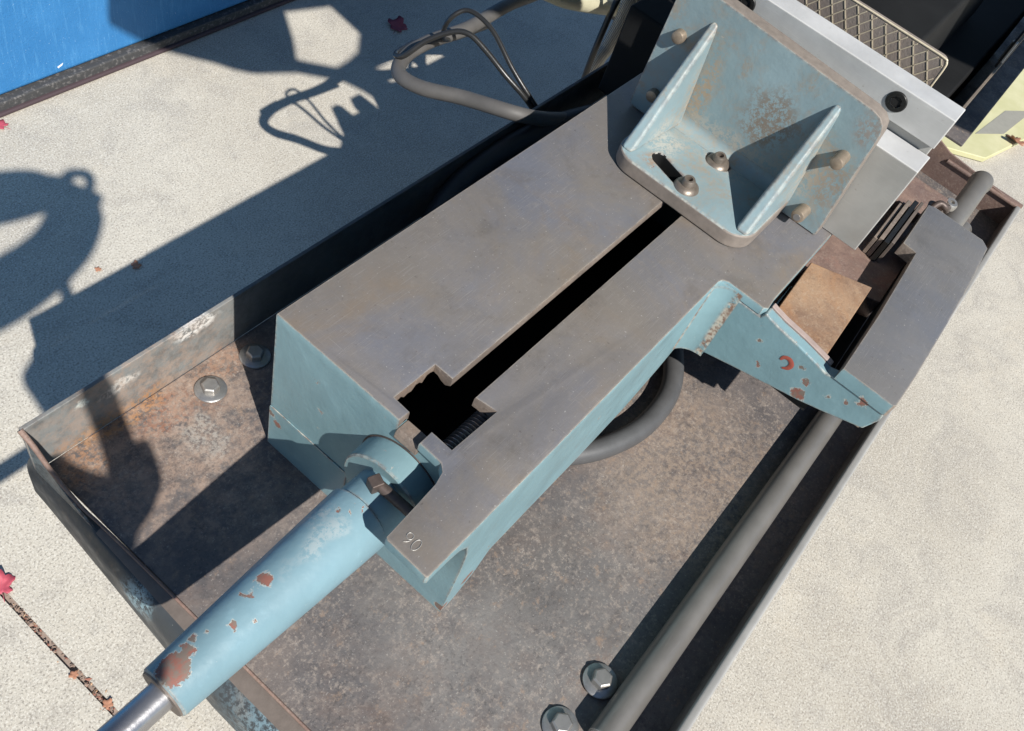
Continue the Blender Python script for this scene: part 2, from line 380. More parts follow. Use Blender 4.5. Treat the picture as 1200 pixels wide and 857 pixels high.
m_sunlit_top = ground_steel('sunlit_top_steel', (.52, .52, .52), .1, .4)  # lighter steel for top faces, sun on them put into the colour
m_bolthead = simple('brown_oily_bolt', (.20, .165, .135), .4, .5, .4, 150)
m_dirtymetal = simple('grimy_dark_iron', (.16, .13, .11), .55, .3, .4, 70)
m_bolt = simple('zinc_bolt', (.42, .40, .37), .38, .75, .25, 120)
m_washer = simple('zinc_washer', (.38, .37, .355), .34, .75, .3, 160)
m_pin = simple('brown_steel_pin', (.30, .24, .18), .45, .5, .4, 150)
m_darkbolt = simple('oily_dark_bolt', (.10, .075, .065), .5, .4, .5, 180)
m_plate = ground_steel('ground_light_steel', (.38, .375, .35), .2)
m_bar = ground_steel('bright_jaw_bar', (.52, .52, .505), .2)
m_black = simple('black_oxide_screw', (.018, .018, .017), .38, .3, .3, 90)
m_rod = ground_steel('dull_round_bar', (.195, .184, .168), .35, .36)
m_ram = ground_steel('polished_ram', (.40, .39, .39), .8, .28)
m_rubber = simple('black_rubber_hose', (.025, .025, .027), .5, 0, .4, 40)
m_rubber2 = simple('dusty_rubber_hose', (.075, .074, .074), .5, 0, .35, 40)
m_greyhose = simple('grey_rubber_hose', (.085, .080, .076), .6, 0, .4, 30)
m_cable = simple('black_cable', (.018, .018, .018), .35, 0, .2, 40)
m_saw = simple('black_saw_enamel', (.010, .010, .010), .75, 0, .5, 20, .2)
m_interior = simple('recess_shade_black', (.004, .004, .004), .8, 0, .3, 50)  # near-black colour stands in for shade inside the casting and recesses
m_green = simple('dull_green_machine_paint', (.10, .17, .17), .5, 0, .2, 12)

# ------------------------------------------------------------------ ground
def build_ground():
    bm = bmesh.new(); J = -.228; w = .0048
    def quad(x0, x1, z=G):
        bm.faces.new([bm.verts.new(p) for p in ((x0, -30, z), (x1, -30, z), (x1, 30, z), (x0, 30, z))])
    quad(-30, J - w); quad(J + w, 30); quad(J - w, J + w, G - .007)
    for x in (J - w, J + w):
        bm.faces.new([bm.verts.new(p) for p in ((x, -30, G), (x, 30, G), (x, 30, G - .007), (x, -30, G - .007))])
    bm.faces.ensure_lookup_table(); bm.faces[2].material_index = 1
    o = link('ground', from_bm(bm, 'ground'), [m_concrete, simple('joint_soil', (.26, .20, .165), .95, 0, .45, 160)], smooth=False); tag(o, kind='structure'); return o
build_ground()

# leaf litter packed in the slab joint
def joint_litter():
    bm = bmesh.new(); rnd = random.Random(3); cols = 4
    for i in range(900):
        y = rnd.uniform(-.6, .75); y += .02 * math.sin(y * 40); x = -.228 + rnd.gauss(0, .0050); s = rnd.uniform(.0010, .0042) * (1 if rnd.random() > .06 else 1.9)
        z = G - .006 + rnd.random() * .006; a = rnd.random() * 6.28; t = Vector((math.cos(a), math.sin(a), rnd.uniform(-.3, .3))) * s; b = Vector((-math.sin(a), math.cos(a), rnd.uniform(-.4, .4))) * s * rnd.uniform(.3, .8)
        c = Vector((x, y, z)); v = [bm.verts.new(c + q) for q in (t, b, -t, -b, Vector((0, 0, s * .5)))]
        mi = min(3, int(rnd.random() ** 1.6 * 4))
        for q in range(4): bm.faces.new((v[q], v[(q + 1) % 4], v[4])).material_index = mi
    mats = [simple('litter_brown', (.25, .175, .135), .9, 0, .4), simple('litter_dark', (.17, .125, .10), .9, 0, .4), simple('litter_rust', (.24, .10, .07), .9, 0, .4), simple('litter_tan', (.48, .30, .18), .9, 0, .3)]
    o = link('joint_litter', from_bm(bm, 'litter'), mats, smooth=False)
    tag(o, 'crumbled brown leaf bits packed in the joint of the concrete', 'leaf litter', kind='stuff')
joint_litter()

def leaf(name, x, y, z, size, rot, mat, label, lobes=5, curl=.55):
    bm = bmesh.new(); n = 40; pts = []
    for i in range(n):
        a = 2 * math.pi * i / n
        r = .52 + .30 * abs(math.cos(a * lobes / 2)) ** 1.6 + .14 * math.cos(a) + .06 * math.sin(a * 13) + .05 * math.sin(a * 3 + x * 40)
        pts.append((r * math.cos(a), r * math.sin(a)))
    c = bm.verts.new((0, 0, .05)); cr, sr = math.cos(rot), math.sin(rot)
    def zz(px, py): return curl * (px * px * .9 + .35 * py * abs(py)) + .10 * math.sin(3 * px + 2 * py) + .08
    mid = [bm.verts.new((p[0] * .5, p[1] * .5, zz(p[0] * .5, p[1] * .5))) for p in pts]; out = [bm.verts.new((p[0], p[1], zz(*p))) for p in pts]
    for i in range(n):
        j = (i + 1) % n; bm.faces.new((c, mid[i], mid[j])); bm.faces.new((mid[i], out[i], out[j], mid[j]))
    st = [bm.verts.new(q) for q in ((-.4, -.02, .06), (-.4, .02, .06), (-1.05, .05, .12), (-1.05, .02, .12))]; bm.faces.new(st)
    for v in bm.verts:
        X, Y = v.co.x * size, v.co.y * size; v.co = Vector((x + X * cr - Y * sr, y + X * sr + Y * cr, z + max(.002, v.co.z * size)))
    me = from_bm(bm, name); o = link(name, me, mat, angle=60)
    sol = o.modifiers.new('thick', 'SOLIDIFY'); sol.thickness = .0006
    return tag(o, label, 'leaf')
m_leafred = simple('red_leaf', (.20, .035, .05), .6, 0, .4, 60); m_leafpink = simple('pink_leaf', (.42, .07, .10), .6, 0, .4, 60); m_leaftan = simple('tan_leaf', (.36, .17, .10), .7, 0, .45, 60)
leaf('fallen_leaf', 1.35, .965, G, .034, .5, m_leafred, 'dark red maple leaf lying in the shade near the blue crate')
leaf('fallen_leaf', -.224, .312, G, .026, 1.2, m_leafpink, 'bright pink leaf lying on the joint in the concrete')
leaf('fallen_leaf', .350, 1.172, G, .022, 2.0, m_leafpink, 'small pink leaf on the concrete beside the blue crate')
leaf('fallen_leaf', 2.655, -.515, G + .02, .042, 2.6, m_leaftan, 'curled tan leaf on the pale yellow board', curl=.8)
leaf('fallen_leaf', .318, .700, G, .012, .9, m_leaftan, 'tiny brown leaf scrap at the edge of the long tray shadow')
leaf('fallen_leaf', .26, .735, G, .008, 2.2, m_leaftan, 'smallest brown leaf scrap on the sunlit concrete left of the tray')
leaf('fallen_leaf', -.232, .128, G, .009, 2.9, m_leaftan, 'pale orange leaf scrap in the joint, beside the tray front')
leaf('fallen_leaf', -.228, .060, G, .010, .3, m_leaftan, 'pale orange leaf scrap in the joint nearest the steel ram')

# ------------------------------------------------------------------ blue crate at the back
def blue_mat():
    k = M('blue_woven_plastic')
    c = k.mix(k.ramp(k.noise(4, 4), .35, .7), (.026, .160, .385), (.042, .205, .46))
    st = k.ramp(k.noise(1, 4, .7, vec=k.mapping((150, 150, 14), (0, .22, 0))), .50, .74, 0, .4)
    c = k.mix(st, c, (.11, .33, .60))
    c = k.mix(k.ramp(k.noise(230, 3, .7), .64, .72, 0, .8), c, (.45, .58, .70))
    c = k.mix(k.ramp(k.noise(180, 3, .7, vec=k.mapping(loc=(3, 3, 3))), .62, .72, 0, .5), c, (.012, .09, .26))
    k.bump(k.noise(260, 4), .4, .002); return k.fin(c, .6, 0, .4)
m_blue = blue_mat()
t = thing('storage_crate', (.9, 1.4, G), 'bright blue crate with a dark rubber skirt standing behind the tray', 'crate')
box('side_panel', -.6, 2.2, 1.213, 1.75, G + .030, G + 1.05, m_blue, t, .012, 3)
k_ = M('scuffed_rubber'); m_skirt = k_.fin(k_.mix(k_.ramp(k_.noise(120, 5, .7), .5, .7), (.045, .045, .046), (.16, .15, .145)), .8)
box('skirt', -.61, 2.21, 1.198, 1.76, G + .006, G + .030, m_skirt, t, .004)
prism('skirt_bead', rrect(1.190, 1.206, G + .0005, G + .010, .004), -.61, 2.21, simple('maroon_bead', (.055, .035, .04), .8), t, 'x', 0)
for hx, hz in ((.545, .022),): 
    bm = bmesh.new(); prism_bm(bm, [(.52, G + .052), (.535, G + .057), (.532, G + .052), (.522, G + .048)], 1.2125, 1.2135, 'y'); link('scuff', from_bm(bm, 'scuff'), simple('white_scuff', (.7, .72, .74), .8), t, smooth=False)

# ------------------------------------------------------------------ pale yellow board
k_ = M('pale_yellow_paint'); m_yellow = k_.fin(k_.mix(k_.ramp(k_.noise(9, 5), .35, .7), (.48, .46, .25), (.56, .53, .32)), .6)
t = thing('painted_board', (2.9, -.36, G), 'pale yellow painted board lying on the concrete behind the tray', 'board')
prism('board', [(2.30, -.22), (2.47, -.47), (2.72, -.535), (3.9, -.62), (3.9, .1), (2.5, .1)], G + .002, G + .020, m_yellow, t, 'z', .003)
prism('painted_shadow', [(2.56, -.40), (2.66, -.47), (2.90, -.50), (2.80, -.43)], G + .0203, G + .0212, simple('board_shadow_grey', (.26, .25, .21), .8), t, 'z', 0)  # cast shadow drawn as a grey patch on the board

# ------------------------------------------------------------------ chip tray
tray = thing('chip_tray', (.5, -.19, G), 'rusty brown steel chip tray with low walls under the vise bed', 'tray')
FX = -.178; BX = 1.205; LY = .1255; RYY = -.5143; RZ_ = -.180
box('floor', FX, BX, RYY, LY, ZF - .004, ZF, m_tray, tray, .0015)
prism('side_wall', [(LY + .0005, ZF - .002), (LY + .0035, ZF - .002), (LY + .0075, -.1535), (LY + .0068, -.1500), (LY + .0020, -.1500), (LY + .0020, -.156)], FX - .0098, BX, m_traywall, tray, 'x', .001)
rim_m = ground_steel('worn_tray_rim', (.30, .29, .27), .2, .5)
prism('side_wall', [(RYY - .0005, ZF - .002), (RYY + .0025, ZF), (RYY + .0025, RZ_ - .007), (RYY - .0005, RZ_ - .007)], FX, BX, m_tray, tray, 'x', 0)
prism('rolled_rim', rrect(RYY - .0065, RYY + .0035, RZ_ - .007, RZ_ + .001, .003, 3), FX, BX, rim_m, tray, 'x', 0)
prism('back_wall', [(RYY, ZF - .002), (LY, ZF - .002), (LY, -.1438), (-.30, -.1438), (-.37, RZ_ + .012), (RYY + .003, RZ_)], BX + .0005, BX + .004, m_redrust, tray, 'x', .001)
prism('rolled_rim', rrect(BX - .004, BX + .012, RZ_ - .006, RZ_ + .0015, .003, 3), RYY - .006, -.375, m_redrust, tray, 'y', 0)
# front corner gusset, its brown rolled edge, and the painted drip lip
gus = [(LY, -.1510), (LY, ZF - .002), (.040, ZF - .002), (.060, ZF + .006), (.080, ZF + .022), (.100, -.187), (.114, -.165)]
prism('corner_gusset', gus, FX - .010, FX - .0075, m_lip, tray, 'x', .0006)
bm = bmesh.new(); tube_bm(bm, catmull([(FX - .010, LY + .004, -.1505), (FX - .009, .114, -.164), (FX - .008, .100, -.185), (FX - .007, .080, -.203), (FX - .005, .060, -.2195), (FX - .003, .035, ZF + .001), (FX - .002, -.02, ZF), (FX - .001, -.2, ZF), (FX - .001, RYY + .01, ZF)], 8), lambda s: .0030 - .0014 * min(1, s * 1.6), 10)
link('rolled_front_edge', from_bm(bm, 'edge'), m_redrust, tray, angle=60)
def lip_strip(name, ts, y0, y1, mat):
    """ts: rows (share of the way out, drop) across the lip; the lip widens towards the right"""
    bm = bmesh.new(); rows = []
    for i in range(25):
        y = y0 + (y1 - y0) * i / 24; xo = -.189 - .022 * max(0, min(1, (.14 - y) / .30))
        rows.append([bm.verts.new((FX - .0012 + (xo - FX + .0012) * a_, y, ZF - d_)) for a_, d_ in ts])
    for A, B in zip(rows, rows[1:]):
        for i in range(len(ts)): j = (i + 1) % len(ts); bm.faces.new((A[i], A[j], B[j], B[i]))
    bm.faces.new(rows[0]); bm.faces.new(rows[-1][::-1])
    return link(name, from_bm(bm, name), mat, tray, 0, angle=40)
lip_strip('worn_band', [(0, .0045), (0, .0008), (.30, .0020), (.52, .0045), (.50, .0075), (.28, .0050)], .035, RYY, m_dirtymetal)
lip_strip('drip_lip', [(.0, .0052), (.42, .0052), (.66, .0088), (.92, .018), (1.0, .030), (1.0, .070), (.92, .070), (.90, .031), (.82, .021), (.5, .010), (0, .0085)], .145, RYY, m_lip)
for x, y in ((-.02, .06), (-.02, -.44), (1.1, .06), (1.1, -.44)):
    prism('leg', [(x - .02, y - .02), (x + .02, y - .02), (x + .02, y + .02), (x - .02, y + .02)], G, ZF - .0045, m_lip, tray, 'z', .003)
box('stretcher', 0, 1.08, .05, .07, G + .14, G + .17, m_lip, tray, .002)
box('stretcher', 0, 1.08, -.45, -.43, G + .14, G + .17, m_lip, tray, .002)
# a brown shelf carrying on behind the tray, under the saw
box('rear_shelf', BX + .012, 2.0, -.378, .12, -.156, -.150, m_tray, tray, .002)

def hex_bolt(x, y, z, rot, parent, tilt=(0, 0), s=1.0):
    up = Vector((tilt[0], tilt[1], 1)).normalized(); q = Vector((0, 0, 1)).rotation_difference(up)
    bm = bmesh.new()
    prof = [(0.0025, 0), (.0025, .0074), (.0105, .0077), (.0125, .0062), (.0128, 0)]
    lo = [bm.verts.new(Vector((*p, .0022))) for p in hexagon(.0105 * s, rot)]; hi = [bm.verts.new(Vector((*p, .0105 * s))) for p in hexagon(.0105 * s, rot)]; tp = [bm.verts.new(Vector((*p, .0122 * s))) for p in hexagon(.0085 * s, rot)]
    for i in range(6):
        j = (i + 1) % 6; bm.faces.new((lo[i], lo[j], hi[j], hi[i])); bm.faces.new((hi[i], hi[j], tp[j], tp[i]))
    bm.faces.new(tp)
    for v in bm.verts: v.co = Vector((x, y, z)) + q @ v.co
    b = link('bolt', from_bm(bm, 'bolt'), m_bolt, parent, .0006, 1, angle=20)
    w = lathe('washer', [(0.0004, .0062), (.0004, .0172 * s), (.0012, .0178 * s), (.0024, .0176 * s), (.0034, .0162 * s), (.0034, .0062)], (x, y, z), up, m_washer, b, 36)
    return b
hex_bolt(-.002, .090, ZF, 10, tray); hex_bolt(.064, .093, ZF, 28, tray)
hex_bolt(.049, -.430, ZF + .002, 22, tray, (.03, .05), 1.05); hex_bolt(-.014, -.425, ZF + .001, 5, tray, (.0, .04), 1.05)

# ------------------------------------------------------------------ vise bed casting
bed = thing('vise_bed', (.3, -.15, ZF), 'teal painted cast iron vise bed with worn grey slotted table top', 'vise bed')
def table(name, poly, z0, top, side, bevel=.0022, z1=0.0, bare=None, rag=None):
    rnd = random.Random(11)
    if rag:      # rough cast lower edge round the window: more corners, uneven depth
        q = []
        for i, p in enumerate(poly):
            n_ = poly[(i + 1) % len(poly)]; q.append(p); m = ((p[0] + n_[0]) / 2, (p[1] + n_[1]) / 2)
            L_ = math.hypot(n_[0] - p[0], n_[1] - p[1])
            if rag(m) and L_ > .006:
                k_ = int(L_ / .0045)
                q += [(p[0] + (n_[0] - p[0]) * j / k_, p[1] + (n_[1] - p[1]) * j / k_) for j in range(1, k_)]
        poly = q
    bm = bmesh.new(); fs = prism_bm(bm, poly, z0, z1, 'z', 1); fs[1].material_index = 0
    for f in fs[2:]:
        if bare and bare(f.calc_center_median()): f.material_index = 2
    if rag:
        for v in bm.verts:
            if v.co.z < z1 - .004 and rag((v.co.x, v.co.y)): v.co.z += rnd.uniform(-.004, .004)
    es = [e for e in bm.edges if all(abs(v.co.z - z1) < 1e-6 for v in e.verts)]
    bmesh.ops.recalc_face_normals(bm, faces=bm.faces[:])
    bmesh.ops.delete(bm, geom=[fs[0]], context='FACES_ONLY')
    bmesh.ops.bevel(bm, geom=es, offset=bevel, segments=2, affect='EDGES', profile=.6, material=-1)
    me = bpy.data.meshes.new(name); bm.to_mesh(me); bm.free()
    return link(name, me, [top, side, m_iron], bed, 0, angle=35)
def walls(name, poly, a, b, axis, mat, drop):
    """a prism without the faces for which drop(centre) is true (they butt against a neighbour)"""
    bm = bmesh.new(); prism_bm(bm, poly, a, b, axis); bmesh.ops.recalc_face_normals(bm, faces=bm.faces[:])
    bmesh.ops.delete(bm, geom=[f for f in bm.faces if drop(f.calc_center_median())], context='FACES_ONLY')
    me = bpy.data.meshes.new(name); bm.to_mesh(me); bm.free()
    return link(name, me, mat, bed, 0, angle=30)
ST = -.0115   # underside of the table slab
TL = [(0, 0), (0, -.151), (.0135, -.151), (.0145, -.132), (.0675, -.1325), (.0675, -.1535), (.66, -.1535), (.66, 0)]
win = lambda p: -.001 < p[0] < .075 and -.21 < p[1] < -.125
table('table_top', TL, ST, m_table, m_bedpaint, bare=lambda c: c.y < -.13, rag=win)
TR = [(-.0875, -.2200), (-.0855, -.2172), (-.050, -.2150), (-.022, -.2130), (-.010, -.2095), (-.0045, -.2030), (-.0035, -.1775), (.0130, -.1772), (.0125, -.2010), (.0715, -.2028), (.0680, -.1800), (.66, -.1800), (.66, -.3205), (.420, -.3205), (.400, -.3225), (.3955, -.318), (.3955, -.2720), (.392, -.2655), (.386, -.2636), (-.0870, -.2636), (-.0885, -.2618)]
table('table_top', TR, ST, m_table, m_bedpaint, bare=lambda c: -.0 < c.x < .65 and c.y > -.21, rag=win)
# side walls, front wall and foot
walls('left_wall', [(.0126, -.0001), (.66, -.0001), (.66, -.030), (.0126, -.030)], ZF, ST, 'z', m_bedpaint, lambda c: c.z > ST - 1e-4 or c.x < .0127)
walls('front_wall', [(-.0001, ZF), (-.0001, ST), (-.1508, ST), (-.1515, -.020), (-.175, -.020), (-.178, ST), (-.2180, ST), (-.2180, ZF)], .0001, .0125, 'x', m_bedpaint, lambda c: c.z > ST - 1e-4 and abs(c.y + .163) > .02)
prism('foot_flange', [(.0004, ZF), (.0004, -.153), (-.0006, -.151), (-.110, -.151), (-.110, ZF)], -.0014, .0000, m_bedpaint, bed, 'x', .0006)
# the fillet left where the front wall meets the slot mouth
prism('slot_mouth', [(-.0040, -.0225), (.0135, -.026), (.0135, -.0125), (.0005, -.0122), (-.0025, -.0155)], -.1775, -.1512, m_iron, bed, 'y', .001)
limb = [(-.0868, ST), (-.075, -.0125), (-.058, -.0155), (-.042, -.0225), (-.028, -.0390), (-.0185, -.070), (-.0130, -.120), (-.0115, -.160), (-.0115, ZF + .0008), (.010, ZF + .0008), (.034, -.200), (.048, -.163), (.11, -.165), (.20, -.170), (.30, -.165), (.36, -.142), (.3949, -.117), (.3949, ST)]
walls('right_wall', limb, -.2635, -.2450, 'y', m_bedpaint, lambda c: c.z > ST - 1e-4 or abs(c.y + .245) < 1e-4)
walls('foot', limb[:11] + [(.048, ST)], -.2450, -.2182, 'y', m_bedpaint, lambda c: c.z > ST - 1e-4 or abs(c.y + .245) < 1e-4 or (abs(c.y + .2182) < 1e-4))
walls('foot_block', [(-.0115, -.2182), (.03, -.2182), (.03, -.1730), (-.0115, -.1730)], ZF + .0008, -.118, 'z', m_bedpaint, lambda c: abs(c.y + .2182) < 1e-4)
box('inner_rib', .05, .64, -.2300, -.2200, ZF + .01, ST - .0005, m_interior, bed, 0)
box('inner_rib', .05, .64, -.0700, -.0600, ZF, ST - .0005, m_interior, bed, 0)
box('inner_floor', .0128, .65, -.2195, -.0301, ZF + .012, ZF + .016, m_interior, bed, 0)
box('end_wall', .66, .668, -.32, 0, ZF, -.0008, m_bedpaint, bed, .001)
# rack screw seen through the window in the table
bm = bmesh.new(); prof = []; x = 0
while x < .30:
    prof += [(x, .0095), (x + .0016, .0128), (x + .0026, .0128), (x + .0042, .0095)]; x += .0044
lathe_bm(bm, [(0, 0)] + prof + [(x, 0)], (.024, -.1945, -.0335), (1, 0, 0), 24)
link('lead_screw', from_bm(bm, 'ls'), simple('oily_steel_thread', (.30, .28, .26), .32, .7, .3, 90), bed, angle=25)
# the arm and its lip, painted, carrying the outer rail
armp = [(-.2632, -.0125), (-.3205, -.0125), (-.3235, -.0040), (-.3300, -.0062), (-.345, -.0095), (-.372, -.0130), (-.400, -.0185), (-.4120, -.0215), (-.4205, -.0185), (-.4840, -.0185), (-.4855, -.030), (-.4790, -.0535), (-.4400, -.068), (-.41, -.078), (-.33, -.0985), (-.2632, -.117)]
prism('arm', armp, .3951, .4100, m_bedpaint, bed, 'x', .0022, 3, angle=25)
ft = [(.3949, -.2631)] + [(.3949 - .024 * (1 - math.sin(math.radians(a))), -.2631 - .030 * (1 - math.cos(math.radians(a)))) for a in range(0, 91, 10)]
prism('arm_fillet', ft, -.116, -.0035, m_bedpaint, bed, 'z', 0, smooth=True, angle=30)
# red scar on the arm
def scar(pts, w, mat, x0):
    bm = bmesh.new(); tube_bm(bm, catmull(pts, 6), lambda s: w * (1 - .6 * abs(2 * s - 1) ** 2), 8)
    for v in bm.verts: v.co.x = x0 + (v.co.x - x0) * .12
    return link('paint_scar', from_bm(bm, 'scar'), mat, bed, angle=60)
scar([(.3948, -.366, -.044), (.3948, -.368, -.038), (.3948, -.374, -.036), (.3948, -.379, -.041), (.3948, -.378, -.048), (.3948, -.373, -.0525)], .0030, simple('red_primer', (.33, .075, .05), .6), .3946)
RL = [(.3935, -.4215), (.3935, -.4835), (.3960, -.4862), (.45, -.4870), (.545, -.4855), (.65, -.4825), (.738, -.4775), (.7480, -.4670), (.7490, -.3960), (.745, -.3875), (.700, -.3895), (.643, -.3915), (.641, -.4105), (.60, -.4130), (.50, -.4185)]
table('rail_top', RL, -.0185, m_rail, m_bedpaint, .0016, bare=lambda c: c.x > .394)
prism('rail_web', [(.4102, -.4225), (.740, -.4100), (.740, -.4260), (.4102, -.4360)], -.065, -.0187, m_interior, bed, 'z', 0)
prism('rail_web', [(.4102, -.470), (.740, -.462), (.740, -.468), (.4102, -.478)], -.070, -.0187, m_iron, bed, 'z', .001)
# recess floor between the table and the rail
prism('wear_pad', [(.4102, -.3300), (.5370, -.3225), (.5660, -.3960), (.4102, -.4020)], -.070, -.0220, m_orange, bed, 'z', .0015)
prism('recess_floor', [(.50, -.3000), (.80, -.3000), (.80, -.4080), (.5780, -.4150), (.5440, -.3207), (.50, -.3206)], -.075, -.0420, m_redrust, bed, 'z', .0015)
prism('lip_scrape', [(-.3235, -.0030), (-.3300, -.0052), (-.345, -.0085), (-.372, -.0120), (-.400, -.0175), (-.4115, -.0205), (-.4115, -.024), (-.3235, -.010)], .4102, .4180, simple('scraped_bare_lip', (.34, .265, .235), .7, .1, .35, 60), bed, 'x', .0012)
prism('gap_shade_floor', [(.4104, -.3300), (.5400, -.3210), (.6000, -.4150), (.4104, -.4224)], -.100, -.0720, m_interior, bed, 'z', 0)  # black sheet added beside the pad in place of the rail's shadow
# loose thin strips lying at the far end of the recess
for i, (y0, y1, x0, x1, z, mt) in enumerate(((-.3600, -.3650, .640, .735, -.014, m_iron), (-.3660, -.3715, .640, .745, -.010, m_iron), (-.3728, -.3790, .636, .750, -.008, m_black), (-.3802, -.3845, .640, .752, -.006, m_dirtymetal))):
    prism('shim_strip', [(x0, y0), (x1, y0 + .002), (x1, y1 + .002), (x0, y1)], -.0415, z, mt, bed, 'z', .0006)
prism('rear_web', [(.755, -.335), (.83, -.335), (.83, -.405), (.805, -.408), (.800, -.392), (.757, -.390)], -.0415, -.026, m_redrust, bed, 'z', .002)
lathe('guide_stub', [(0, 0), (0, .0160), (.184, .0160), (.187, .0178), (.198, .0178), (.200, .0160), (.200, 0)], (.865, -.4335, -.104), (1, .0, .0), m_rod, bed, 40)
lathe('clip_screw', [(0, .0095), (.006, .0095), (.009, .0075), (.009, .0035), (.005, .003), (.005, 0)], (.838, -.411, -.040), (-.1, -.1, 1), m_bolt, bed, 20)
tube('clip', [(.775, -.392, -.030), (.795, -.398, -.020), (.80, -.408, -.022), (.815, -.412, -.034), (.838, -.411, -.038)], .0042, m_darkbolt, bed)
# stamped number
def strokes(name, lines, ox, oy, s, mat, parent):
    bm = bmesh.new()
    for ln in lines:   # (right, up) in letter space; right is -Y, up is +X
        pts = [Vector((ox + q[1] * s, oy - q[0] * s, .00025)) for q in ln]
        tube_bm(bm, catmull(pts, 4), .00042, 6)
    return link(name, from_bm(bm, name), mat, parent, angle=60)
def arc(cx_, cy_, rx, ry, a0, a1, n=14): return [(cx_ + rx * math.cos(math.radians(a0 + (a1 - a0) * i / n)), cy_ + ry * math.sin(math.radians(a0 + (a1 - a0) * i / n))) for i in range(n + 1)]
m_stamp = simple('bright_stamp_scratch', (.36, .34, .31), .4, .4, .35, 300)
strokes('stamped_number', [arc(.30, .70, .26, .27, 0, 360), arc(.10, .62, .46, .60, -5, -75, 8), arc(1.10, .5, .27, .5, 0, 360)], -.0795, -.2270, .0108, m_stamp, bed)

# boss, clamp screw
lathe('cylinder_boss', [(0, .026), (0, .0455), (.0012, .0470), (.0272, .0480)], (-.0270, -.1690, -.0800), (1, 0, 0), m_bedpaint, bed, 64, 20)
lathe('boss_seam', [(0, .0475), (0, .0496), (.0012, .0498)], (-.0008, -.1690, -.0800), (1, 0, 0), m_darkbolt, bed, 56)
bm = bmesh.new(); lathe_bm(bm, [(0, .0052), (.055, .0052), (.055, 0)], (-.038, -.1680, -.0405), (.05, -1, -.08), 16); link('clamp_pin', from_bm(bm, 'cp'), m_darkbolt, bed)
bm = bmesh.new(); prism_bm(bm, [(.0085 * math.cos(math.radians(90 * i + 25)) - .040, .0085 * math.sin(math.radians(90 * i + 25)) - .1680) for i in range(4)], -.046, -.0330, 'z'); link('clamp_screw', from_bm(bm, 'cs'), m_darkbolt, bed, .0014, 2)

# ------------------------------------------------------------------ feed cylinder
cyl = thing('feed_cylinder', (-.15, -.1716, -.108), 'chipped teal cylinder with bright steel ram pointing out of the vise bed', 'cylinder')
lathe('barrel', [(0, .0135), (0, .0215), (.0015, .0232), (.06, .0262), (.12, .0292), (.19, .0325), (.205, .0330), (.207, .0300), (.240, .0295), (.240, 0)], (-.2640, -.1716, -.0750), (1, 0, 0), m_barrel, cyl, 72)
lathe('end_ring', [(-.0012, .0125), (-.0012, .0212), (.0002, .0218)], (-.2640, -.1716, -.0750), (1, 0, 0), m_dirtymetal, cyl, 60)
lathe('ram', [(0, 0), (0, .0112), (.002, .0124), (.36, .0124), (.36, 0)], (-.60, -.1716, -.0750), (1, 0, 0), m_ram, cyl, 48)
# ------------------------------------------------------------------ moving jaw
jaw = thing('moving_jaw', (.52, -.167, 0), 'teal triangular ribbed jaw bracket with grey steel face plates', 'vise jaw')
base = prism('base_plate', rrect(.4365, .556, -.2590, -.0700, .030, 8, (1, 0, 0, 1)), .0005, .0205, [m_jaw, m_rim], jaw, 'z', .0028, 3)
for p_ in base.data.polygons:
    if abs(p_.normal.z) < .5: p_.material_index = 1
def slot_poly(a, b, r, n=8):
    d = Vector((b[0] - a[0], b[1] - a[1])); an = math.atan2(d.y, d.x); pts = []
    for i in range(n + 1): t = an + math.pi / 2 + math.pi * i / n; pts.append((a[0] + r * math.cos(t), a[1] + r * math.sin(t)))
    for i in range(n + 1): t = an - math.pi / 2 + math.pi * i / n; pts.append((b[0] + r * math.cos(t), b[1] + r * math.sin(t)))
    return pts
c1 = prism('cutter', slot_poly((.4720, -.1180), (.4575, -.1640), .0092), .001, .05, m_interior, None, 'z', 0)
c2 = prism('cutter', slot_poly((.5310, -.1640), (.5325, -.1690), .0130), .010, .05, m_dirtymetal, None, 'z', 0)
bpy.context.view_layer.update(); cut(base, [c1, c2])
up = [(-.3070, .0030), (-.3050, .0008), (-.0300, .0008), (-.0265, .0050), (-.0290, .1560), (-.0325, .1625), (-.0520, .1760), (-.0590, .1775), (-.2780, .1670), (-.2890, .1640), (-.2965, .1575), (-.2995, .1480)]
upo = prism('upright_plate', up, .5500, .5690, [m_jaw, m_rim], jaw, 'x', .0030, 3)
for p_ in upo.data.polygons:
    if abs(p_.normal.x) < .5: p_.material_index = 1
def rib(y, out):
    # a drafted triangular web: thin along its sloping edge, thick in the corner, rounded over; out = side facing outwards
    bm = bmesh.new(); A, T, Cn = (.5505, .153), (.4470, .0200), (.5505, .0200)
    vs = []
    for s_ in (-1, 1):
        k_ = .75 if s_ == out else 1.0
        vs.append([bm.verts.new((p[0], y + s_ * w * k_, p[1])) for p, w in ((A, .0060), (T, .0090), (Cn, .0170))])
    bm.faces.new(vs[0]); bm.faces.new(vs[1][::-1])
    for i in range(3): j = (i + 1) % 3; bm.faces.new((vs[0][i], vs[0][j], vs[1][j], vs[1][i]))
    return link('rib', from_bm(bm, 'rib'), m_jaw, jaw, .0042, 3, angle=30)
rib(-.2470, -1); rib(-.0825, 1)
def cove(y0, y1, x=.5499, z=.0207, r=.014):
    cv = [(x + .001, z - .001)] + [(x - r + r * math.cos(math.radians(a)), z + r - r * math.sin(math.radians(a))) for a in range(90, -1, -10)]
    cv = [(x + .001, z - .001), (x - r, z - .001)] + cv[1:] + [(x + .001, z + r)]
    return prism('cove', cv, y0, y1, m_jawplain, jaw, 'y', 0, smooth=True, angle=50)
cove(-.2420, -.0885)
